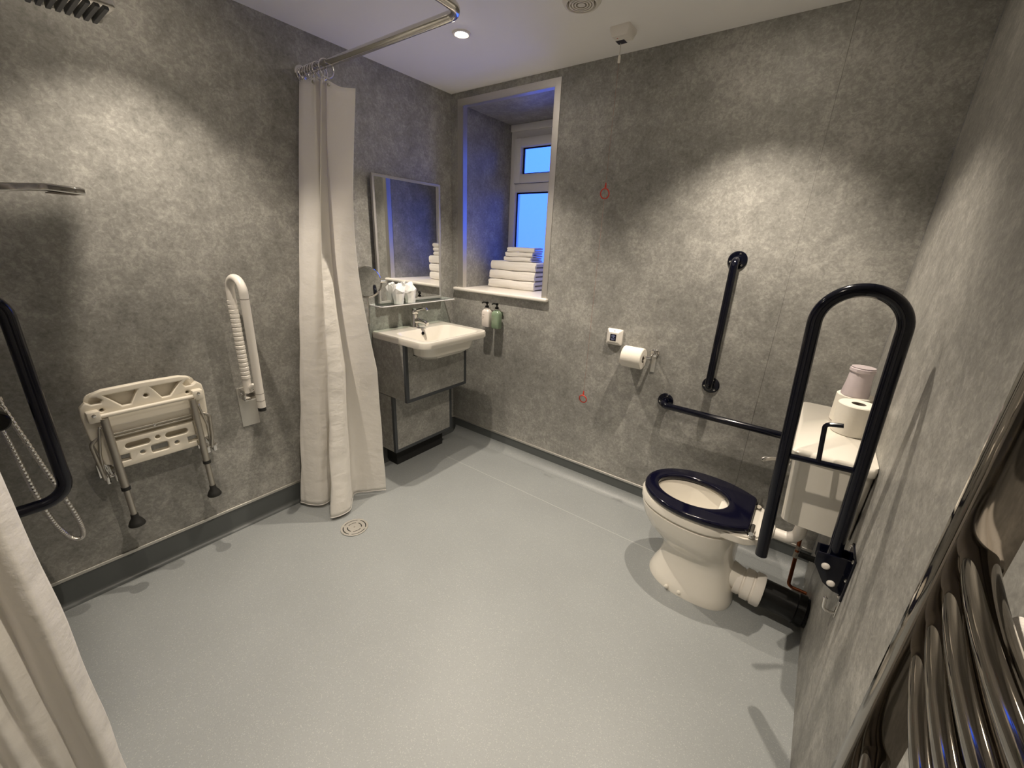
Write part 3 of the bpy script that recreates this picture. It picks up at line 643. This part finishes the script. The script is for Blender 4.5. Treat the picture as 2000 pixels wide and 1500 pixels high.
for dx in (-0.035, 0.02):
    b = nb(); lathe(b, [(.009, 0), (.008, .006), (.003, .009)], (1.90 + dx, TY - .138, .018), (0, -1, .4), 14); mk('fixing_cap', b, 'ceramic', t, 40)
# seat ring
half = []
for k in range(25):
    a = PI / 2 * k / 24; half.append((1.895 - .228 * math.cos(a), .193 * math.sin(a) ** .97))
half += [(1.93, .1925), (1.965, .189), (2.00, .181), (2.035, .168), (2.065, .153), (2.088, .139), (2.099, .131), (2.105, .121), (2.1065, .10)]
out = [(x, TY - y) for x, y in half] + [(x, TY + y) for x, y in half[1:][::-1]]
inn = [(1.868 + .145 * math.cos(2 * PI * k / 40) * -1, TY + .112 * math.sin(2 * PI * k / 40)) for k in range(40)]
b = nb(); plate(b, out, [inn], .026, .010, frame_mat((0, 0, .436), (1, 0, 0), (0, 1, 0), (0, 0, 1)), 4); st = mk('seat', b, 'navyseat', t, 50, 'glossy navy seat ring')
for s in (-1, 1):
    b = nb(); tube(b, [(2.116, TY + s * .080, .436), (2.116, TY + s * .142, .436)], .009, 14); lathe(b, [(.015, 0), (.015, .006), (.008, .012), (.007, .02)], (2.118, TY + s * .126, .416), n=18); mk('hinge', b, 'chrome', st, 40, 'chrome hinge')
b = nb(); lathe(b, [(.056, 0), (.060, .004), (.060, .022), (.0565, .026), (.0565, .030), (.066, .034), (.066, .060), (.0625, .064), (.0625, .068), (.070, .072), (.070, .098), (.066, .104), (.058, .105)], (2.105, TY, .108), (1, 0, -.07), 36); mk('pan_connector', b, 'wplastic', t, 35)

t = thing('waste_pipe', (2.28, TY, 0.09), 'black waste pipe from toilet into right wall', 'pipe')
b = nb(); tube(b, [(2.212, TY, .100), (2.30, TY, .095), (ROOM_W, TY, .090)], .058, 32); mk('pipe', b, 'black', t, 40)
b = nb(); lathe(b, [(.059, 0), (.064, .003), (.064, .03), (.059, .033)], (2.325, TY, .0935), (1, 0, -.06), 32); mk('collar', b, 'black', t, 40)

t = thing('cistern', (2.27, -0.42, 0.6), 'white ceramic cistern with flat lid on the right wall', 'cistern')
CYA, CYB = -0.692, -0.140
b = nb(); cr_ = lambda x0, x1, y0, y1, z, r: [Vector((p[0], p[1], z)) for p in rrect(x0, x1, y0, y1, r, 6)]
loft(b, [cr_(2.195, ROOM_W - .002, CYA + .035, CYB - .035, .600, .03), cr_(2.182, ROOM_W - .002, CYA + .02, CYB - .02, .61, .03), cr_(2.166, ROOM_W - .002, CYA + .006, CYB - .006, .846, .026)]); mk('tank', b, 'ceramic', t, 50)
b = nb(); loft(b, [cr_(2.160, ROOM_W - .001, CYA, CYB, .846, .022), cr_(2.157, ROOM_W - .001, CYA - .003, CYB + .003, .852, .022), cr_(2.157, ROOM_W - .001, CYA - .003, CYB + .003, .868, .022), cr_(2.165, ROOM_W - .001, CYA + .006, CYB - .006, .876, .02)]); mk('lid', b, 'ceramic', t, 50)
b = nb(); lathe(b, [(.014, 0), (.014, .006), (.008, .01), (.007, .02)], (2.168, -.56, .775), (-1, 0, 0), 18); tube(b, [(2.150, -.56, .775), (2.132, -.57, .776), (2.112, -.588, .778), (2.092, -.604, .776), (2.085, -.608, .775)], [.006, .006, .0075, .009, .006], 12); mk('flush_lever', b, 'chrome', t, 40)

toilet_roll((2.306, -0.410, 0.8765), (0, 0, 1), 0.105, 0.055, 0.020, 'white spare toilet roll standing on cistern lid, nearer one')
toilet_roll((2.303, -0.292, 0.8765), (0, 0, 1), 0.105, 0.055, 0.020, 'white spare toilet roll standing on cistern lid, farther one under a wrapped tumbler')
t = thing('wrapped_tumbler', (2.298, -0.305, 0.982), 'lilac plastic-wrapped tumbler upside down on spare toilet roll', 'cup')
b = nb(); rnd = random.Random(4)
loft(b, [[Vector((2.298 + r * math.cos(a) * (1 + rnd.uniform(-.03, .03)), -.305 + r * math.sin(a) * (1 + rnd.uniform(-.03, .03)), .982 + z)) for a in [2 * PI * q / 18 for q in range(18)]] for z, r in ((0, .040), (.006, .040), (.05, .036), (.085, .033), (.089, .036), (.099, .036), (.103, .031))]); mk('tumbler_wrap', b, 'lilac', t, 25)
b = nb(); lathe(b, [(.034, 0), (.034, .0015)], (2.298, -.305, 1.0848), n=24); mk('tumbler_base', b, 'lilac', t, 40)

t = thing('supply_pipe', (2.295, -0.2, 0.1), 'old copper supply pipe with isolating valve under the cistern', 'pipe')
b = nb(); tube(b, fillet([(2.287, -.24, .602), (2.287, -.24, .33), (2.300, -.24, .06), (ROOM_W, -.24, .06)], .02, 5), .0075, 14); mk('pipe', b, 'copper', t, 40)
b = nb(); tube(b, [(2.292, -.24, .245), (2.292, -.24, .215)], .013, 6); tube(b, [(2.292, -.24, .275), (2.292, -.24, .255)], .011, 6); mk('valve', b, 'chrome', t, 30)
b = nb(); box(b, (2.297, -.25, .225), (ROOM_W, -.23, .245), .003); mk('pipe_clip', b, 'rubber', t)

# drop-down support rail folded up against the wall
DY = -0.775
t = thing('drop_down_rail', (2.33, DY, 0.57), 'navy drop-down support rail folded upright on right wall by cistern', 'support rail')
b = nb(); tube(b, fillet([(2.157, DY, .522), (2.117, DY, 1.366), (2.298, DY, 1.372), (2.326, DY, .575)], .0905, 14), .0172, 24); mk('rail', b, 'navy', t, 40)
b = nb(); tube(b, [(2.138, DY, .882), (2.310, DY, .892)], .0085, 14); mk('cross_bar', b, 'navy', t, 40)
b = nb(); tube(b, fillet([(2.222, DY, .890), (2.211, DY, 1.004), (2.250, DY - .004, 1.012)], .012, 6), .0062, 12); mk('roll_hook', b, 'navy', t, 40)
for s in (-1, 1):
    b = nb(); hb = [(2.283, .625), (2.345, .632), (ROOM_W - .004, .632), (ROOM_W - .004, .512), (2.345, .514), (2.318, .530), (2.285, .585)]
    plate(b, hb, [], .005, .001, frame_mat((0, DY + s * .024, 0), (1, 0, 0), (0, 0, 1), (0, -1, 0)), 1); hc = mk('hinge_cheek', b, 'navy', t, 30)
    for px, pz in ((2.312, .588), (2.336, .538)):
        b = nb(); lathe(b, [(.0105, 0), (.0105, .002), (.008, .005), (.003, .006)], (px, DY + s * .0265, pz), (0, s, 0), 18); mk('pivot_cap', b, 'wplastic', hc, 40, 'round white cap')
b = nb(); box(b, (ROOM_W - .006, DY - .050, .505), (ROOM_W, DY + .050, .650), .002); wp = mk('wall_plate', b, 'navy', t)
for dy, dz in ((-.040, .640), (-.040, .575), (-.040, .515), (.040, .640), (.040, .515)):
    mk('screw', lathe(nb(), [(.006, -.002), (.006, .002), (.002, .005)], (ROOM_W - .006, DY + dy, dz), (-1, 0, 0), 12), 'chrome', wp, 40)

t = thing('wall_hook', (ROOM_W, -.80, .47), 'small chrome wall hook below the drop-down rail bracket', 'hook')
b = nb(); box(b, (ROOM_W - .004, -.822, .445), (ROOM_W, -.806, .505), .0015); tube(b, fillet([(ROOM_W - .003, -.814, .455), (ROOM_W - .03, -.814, .450), (ROOM_W - .034, -.814, .490)], .012, 6), .0042, 10)
mk('hook_bar', b, 'chrome', t, 40); mk('tip', lathe(nb(), [(.001, -.006), (.0055, -.003), (.006, 0), (.001, .006)], (ROOM_W - .034, -.814, .494), n=12), 'chrome', t, 40)

# ------------------------------------------------------------------ towel radiator on the right wall
RXC = 2.288; RY0, RY1 = -1.556, -2.06
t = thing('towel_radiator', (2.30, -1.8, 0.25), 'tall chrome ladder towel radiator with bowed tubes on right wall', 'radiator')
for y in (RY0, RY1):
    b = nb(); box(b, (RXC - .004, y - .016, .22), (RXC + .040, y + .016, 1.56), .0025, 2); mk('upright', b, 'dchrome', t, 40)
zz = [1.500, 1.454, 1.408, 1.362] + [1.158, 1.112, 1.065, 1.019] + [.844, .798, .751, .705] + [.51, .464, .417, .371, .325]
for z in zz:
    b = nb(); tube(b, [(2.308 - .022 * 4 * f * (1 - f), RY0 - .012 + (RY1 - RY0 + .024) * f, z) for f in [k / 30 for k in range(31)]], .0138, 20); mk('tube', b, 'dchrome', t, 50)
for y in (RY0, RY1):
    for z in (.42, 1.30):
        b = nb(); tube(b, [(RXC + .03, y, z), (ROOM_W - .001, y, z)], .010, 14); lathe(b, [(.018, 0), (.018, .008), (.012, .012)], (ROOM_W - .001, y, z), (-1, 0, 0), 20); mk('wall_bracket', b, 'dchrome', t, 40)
t = thing('tucked_towel', (2.33, -1.83, 1.03), 'white folded towel tucked behind radiator tubes at right edge', 'towel')
for k, (xa, xb, zt) in enumerate(((2.326, 2.344, 1.150), (2.345, 2.362, 1.160))):
    b = nb(); rings = []
    for i in range(9):
        f = i / 8; y = -1.612 - .006 * k - .30 * f; e = 1 - .25 * max(0, 1 - f * 5) ** 2
        rings.append([Vector((xa + (xb - xa) / 2 + (p[0]) * e, y, p[1] - (1 - e) * .06 + .003 * math.sin(5 * f + k))) for p in rrect(-(xb - xa) / 2, (xb - xa) / 2, 0.93, zt, .0085, 5)])
    loft(b, rings); mk('folded_layer', b, 'towel', t, 60)

# ------------------------------------------------------------------ shower area, left wall
t = thing('folding_stool', (0.0, -1.79, .3), 'folded cream plastic shower seat with two metal legs on wall', 'shower seat')
mt = lambda x: frame_mat((x, 0, 0), (0, 1, 0), (0, 0, 1), (1, 0, 0))
YL, YR = -1.978, -1.603; YC = (YL + YR) / 2
def slot(cx, cz, w, h, r=None): return rrect(cx - w / 2, cx + w / 2, cz - h / 2, cz + h / 2, r if r is not None else h / 2 - .0005, 5)
outl = [(YL + .045, .575), (YL + .022, .585), (YL + .004, .70), (YL, .79), (YL + .004, .822), (YL + .020, .838), (YL + .036, .826), (YL + .060, .826), (YL + .066, .838), (YL + .054, .850), (YL + .036, .853), (YL + .045, .866), (YL + .072, .874), (YC, .877),
        (YR - .072, .874), (YR - .045, .866), (YR - .036, .853), (YR - .054, .850), (YR - .066, .838), (YR - .060, .826), (YR - .036, .826), (YR - .020, .838), (YR - .004, .822), (YR, .79), (YR - .004, .70), (YR - .022, .585), (YR - .045, .575)]
hl = [[(YC - .115, .852), (YC - .02, .852), (YC - .048, .800), (YC - .072, .800)], [(YC + .02, .852), (YC + .115, .852), (YC + .072, .800), (YC + .048, .800)], circle(YC, .822, .007, 12), circle(YC - .13, .800, .006, 12), circle(YC + .13, .800, .006, 12),
      rrect(YL + .05, YR - .05, .582, .690, .012, 4)]
b = nb(); plate(b, outl, hl, .026, .006, mt(.092), 3); mk('seat_board', b, 'plastic', t, 45)
b = nb(); plate(b, rrect(YL + .02, YR - .02, .60, .862, .03, 6), [], .010, .002, mt(.073), 1); mk('under_board', b, 'plastic', t, 40)
pw = .128
b = nb(); plate(b, [(YC - pw, .558), (YC + pw, .558), (YC + pw, .582), (YC + pw - .035, .582), (YC + pw - .035, .610), (YC + pw, .610), (YC + pw, .672), (YC - pw, .672), (YC - pw, .610), (YC - pw + .035, .610), (YC - pw + .035, .582), (YC - pw, .582)],
                [slot(YC - .062, .640, .075, .024), slot(YC + .062, .640, .075, .024), slot(YC, .600, .056, .034, .008), circle(YC, .645, .008, 14), circle(YC - .055, .600, .008, 14), circle(YC + .055, .600, .008, 14)], .020, .004, mt(.104), 2); mk('centre_pad', b, 'plastic', t, 45)
b = nb(); tube(b, [(.122, YL + .030, .783), (.122, YR - .030, .783)], .0085, 16); mk('front_bar', b, 'plastic', t, 40)
for y in (YL + .030, YR - .030):
    b = nb(); box(b, (.095, y - .018, .765), (.134, y + .018, .808), .006, 2); bc = mk('bar_clip', b, 'plastic', t, 40)
    mk('screw', lathe(nb(), [(.006, 0), (.006, .003), (.002, .005)], (.134, y, .795), (1, 0, 0), 12), 'chrome', bc, 40)
for z in (.702, .690):
    b = nb(); tube(b, [(.112, YL + .06, z), (.112, YR - .06, z)], .0038, 10); mk('stay_bar', b, 'satin', t, 40)
mk('screw', lathe(nb(), [(.005, 0), (.005, .003), (.002, .005)], (.112, YC, .700), (1, 0, 0), 12), 'chrome', t, 40)
for s, y in ((-1, YC - .134), (1, YC + .134)):
    b = nb(); tube(b, [(.128, y, .775), (.130, y, .475)], .0125, 18); tube(b, [(.130, y, .475), (.133, y, .345)], .0100, 18); lg = mk('leg', b, 'satin', t, 40)
    b = nb(); tube(b, [(.130, y, .487), (.130, y, .473)], .0142, 18); mk('leg_collar', b, 'rubber', lg, 40, 'black rubber collar')
    b = nb(); lathe(b, [(.012, .05), (.0125, .034), (.022, .018), (.027, .004), (.026, 0)], (.134, y, .312), (-.02, 0, 1), 24); mk('rubber_foot', b, 'rubber', lg, 40, 'black rubber foot')
    yo = y + s * .030
    b = nb(); tube(b, [(.118, y + s * .018, .740), (.112, yo + s * .006, .64), (.085, yo + s * .01, .535)], .0045, 10); fs = mk('fold_strut', b, 'satin', t, 40)
    mk('strut_bolt', lathe(nb(), [(.0055, 0), (.0055, .006), (.002, .009)], (.122, y + s * .018, .742), (1, 0, 0), 12), 'chrome', fs, 40)
    b = nb(); tube(b, fillet([(.100, y + s * .022, .70), (.106, yo + s * .022, .68), (.104, yo + s * .016, .58), (.085, yo + s * .012, .52)], .02, 5), .0065, 12); mk('guide_rod', b, 'satin', t, 40)
    b = nb(); box(b, (0, yo - .018, .495), (.006, yo + .034, .560)); box(b, (.0, yo - .012, .500), (.095, yo + .002, .540), .004); box(b, (.0, yo + .014, .500), (.095, yo + .028, .540), .004); wbk = mk('wall_bracket', b, 'chrome', t, 40)
    b = nb(); tube(b, [(.080, yo - .018, .525), (.080, yo + .034, .525)], .006, 12); mk('pivot_pin', b, 'chrome', wbk, 40)

# white fold-up support arm
WYC = -1.412
t = thing('fold_up_arm_rail', (0, WYC, .53), 'white fold-up arm rail with ribbed grip beside shower seat', 'support rail')
b = nb(); tube(b, fillet([(.046, WYC - .006, .72), (.050, WYC - .006, 1.252), (.172, WYC, 1.252), (.155, WYC, .672)], .058, 12), .0172, 20); ar = mk('rail', b, 'wplastic', t, 40)
b = nb(); tube(b, [(.155, WYC, .674), (.1546, WYC, .655)], .0168, 20); mk('end_cap', b, 'rubber', ar, 40, 'black rubber end cap')
for k in range(18):
    z = .79 + .0205 * k
    b = nb(); tube(b, [(.0475, WYC - .006, z - .0015), (.0475, WYC - .006, z + .001), (.0475, WYC - .006, z + .013), (.0475, WYC - .006, z + .0155)], [.0168, .0190, .0190, .0168], 16); mk('grip_rib', b, 'wplastic', ar, 40)
for f, x in ((1.17, .1695), (.74, .1570), (.705, .1560)):
    b = nb(); tube(b, [(x, WYC, f), (x, WYC, f + .002)], .0176, 20); mk('joint_line', b, 'card', ar)
b = nb(); box(b, (0, WYC - .042, .535), (.006, WYC + .036, .735), .002); mk('wall_plate', b, 'alu', t, 40)
b = nb()
for s in (-1, 1): box(b, (.004, WYC - .006 + s * .026 - .003, .690), (.070, WYC - .006 + s * .026 + .003, .735), .002)
box(b, (.004, WYC - .035, .686), (.072, WYC + .023, .694), .002); mk('hinge_bracket', b, 'chrome', t, 40)
b = nb(); tube(b, [(.046, WYC - .040, .718), (.046, WYC + .028, .718)], .006, 12); mk('pivot_pin', b, 'chrome', t, 40)
b = nb(); lathe(b, [(.011, 0), (.013, .01), (.006, .026)], (.064, WYC + .002, .742), (.6, .3, 1), 14); mk('lock_knob', b, 'wplastic', t, 40)

# floor gully
gx, gy = .447, -1.184
t = thing('floor_drain', (gx, gy, 0), 'round chrome floor drain grate by the curtain foot', 'drain')
def arc_slot(r0, r1, a0, a1, n=10): 
    return [(r1 * math.cos(a), r1 * math.sin(a)) for a in [a0 + (a1 - a0) * k / n for k in range(n + 1)]] + [(r0 * math.cos(a), r0 * math.sin(a)) for a in [a1 + (a0 - a1) * k / n for k in range(n + 1)]]
hl = []
for q in range(4):
    a = q * PI / 2 + .6; hl.append(arc_slot(.053, .0575, a + .12, a + PI / 2 - .12)); hl.append(arc_slot(.032, .0365, a + .16, a + PI / 2 - .16))
b = nb(); plate(b, circle(0, 0, .068, 48), hl, .0025, .0005, frame_mat((gx, gy, .0032), (1, 0, 0), (0, 1, 0), (0, 0, 1)), 1); gr = mk('grate', b, 'alu', t)
b = nb(); lathe(b, [(.0665, .0), (.0665, .0014)], (gx, gy, .0003), n=40); mk('sump', b, 'void', t)
mk('screw', lathe(nb(), [(.004, 0), (.004, .001)], (gx, gy, .0044), n=12), 'chrome', gr)

# front-wall shower fittings
FY = -2.2
t = thing('grab_bar', (.45, FY, .67), 'navy grab bar standing upright in shower at left edge', 'grab bar', 'navy grab bars')
b = nb(); tube(b, fillet([(.45, FY + .004, .668), (.45, -2.078, .668), (.45, -2.071, 1.27), (.45, FY + .004, 1.27)], .06, 8), .0168, 20); mk('bar', b, 'navy', t, 40)
for z in (.668, 1.27):
    b = nb(); flange(b, (.45, FY, z), (0, 1, 0)); fo = mk('flange', b, 'navy', t, 30); screws(fo, (.45, FY, z), (0, 1, 0), .029, [PI / 2 + 2 * PI * k / 3 for k in range(3)])
t = thing('shower_mixer', (.32, FY, .95), 'chrome bar shower mixer with knob on left front wall', 'shower mixer')
b = nb(); tube(b, [(.20, FY + .045, .93), (.46 - .05, FY + .045, .93)], .021, 20); mk('body', b, 'chrome', t, 40)
for x in (.18, .41): b = nb(); lathe(b, [(.024, 0), (.026, .004), (.026, .030), (.022, .034)], (x - .01, FY + .045, .93), (1, 0, 0), 24); mk('knob', b, 'black' if x > .3 else 'chrome', t, 40)
for x in (.24, .37): b = nb(); lathe(b, [(.03, 0), (.03, .005), (.014, .012), (.014, .04)], (x, FY, .93), (0, 1, 0), 24); mk('wall_flange', b, 'chrome', t, 40)
t = thing('shower_hose', (.30, -2.13, .9), 'chrome spiral shower hose looping down behind navy grab bar', 'hose')
hp = [(.30, FY + .045, .908), (.30, -2.148, .80), (.30, -2.140, .66), (.30, -2.128, .54), (.30, -2.108, .462), (.30, -2.088, .437), (.30, -2.074, .452), (.30, -2.075, .52), (.30, -2.095, .66), (.30, -2.116, .80), (.30, -2.140, .98), (.31, -2.150, 1.2), (.33, -2.15, 1.42), (.345, -2.13, 1.49)]
def crv(P, n):
    out = []
    for k in range(len(P) - 1):
        p = [Vector(P[max(k - 1, 0)]), Vector(P[k]), Vector(P[k + 1]), Vector(P[min(k + 2, len(P) - 1)])]
        for i in range(n):
            f = i / n; out.append(0.5 * (2 * p[1] + (p[2] - p[0]) * f + (2 * p[0] - 5 * p[1] + 4 * p[2] - p[3]) * f * f + (3 * p[1] - p[0] - 3 * p[2] + p[3]) * f ** 3))
    out.append(Vector(P[-1])); return out
pp = crv(hp, 44); b = nb(); tube(b, pp, [.0062 + (.0014 if i % 4 < 2 else 0) for i in range(len(pp))], 10); mk('spiral_hose', b, 'chrome', t, 80)
t = thing('shower_riser_rail', (.35, FY, 1.1), 'chrome vertical riser rail on the left front shower wall', 'riser rail')
b = nb(); tube(b, [(.35, FY + .05, 1.05), (.35, FY + .05, 2.02)], .010, 16); mk('rail', b, 'chrome', t, 40)
for z in (1.10, 1.98): b = nb(); lathe(b, [(.02, 0), (.02, .006), (.011, .012), (.011, .045)], (.35, FY, z), (0, 1, 0), 20); mk('wall_mount', b, 'chrome', t, 40)
b = nb(); box(b, (.33, FY + .035, 1.475), (.37, FY + .078, 1.525), .005); mk('slider', b, 'black', t, 40)
t = thing('hand_shower', (.35, -2.1, 1.5), 'flat chrome hand shower held level on the riser rail', 'hand shower')
b = nb(); rings = []
for y, w, z, h in ((-2.135, .012, 1.508, .010), (-2.05, .013, 1.518, .010), (-1.99, .016, 1.526, .010), (-1.955, .028, 1.530, .009), (-1.925, .042, 1.533, .009), (-1.86, .044, 1.529, .009), (-1.852, .043, 1.5285, .008)):
    rings.append([Vector((.36 + p[0] - .0, y, z + p[1])) for p in rrect(-w, w, -h, h, .004, 3)])
loft(b, rings); mk('handset', b, 'chrome', t, 40)
b = nb(); plate(b, rrect(-.036, .036, -.030, .030, .006, 4), [], .002, .0005, frame_mat((.36, -1.892, 1.5205), (1, 0, 0), (0, 1, 0), (0, 0, 1)), 0); mk('spray_face', b, 'card', t)
t = thing('overhead_shower', (.33, -1.83, 2.0), 'rectangular chrome overhead shower head with ribbed underside at top left', 'shower head')
HX0, HX1, HY0, HY1, HZ = .243, .400, -1.94, -1.690, 2.0
b = nb(); box(b, (HX0, HY0, HZ), (HX1, HY1, HZ + .022), .004); mk('head_body', b, 'chrome', t, 40)
for k in range(13):
    y = HY1 - .012 - k * .0185
    b = nb(); box(b, (HX0 + .006, y - .0105, HZ - .006), (HX1 - .008, y, HZ + .001), .001, 1); mk('nozzle_bar', b, 'edge', t)
b = nb(); tube(b, fillet([(.33, FY, 2.06), (.33, -1.83, 2.06), (.33, -1.83, 2.018)], .03, 6), .011, 16); lathe(b, [(.03, 0), (.03, .006), (.012, .014)], (.33, FY, 2.06), (0, 1, 0), 24); mk('arm', b, 'chrome', t, 40)
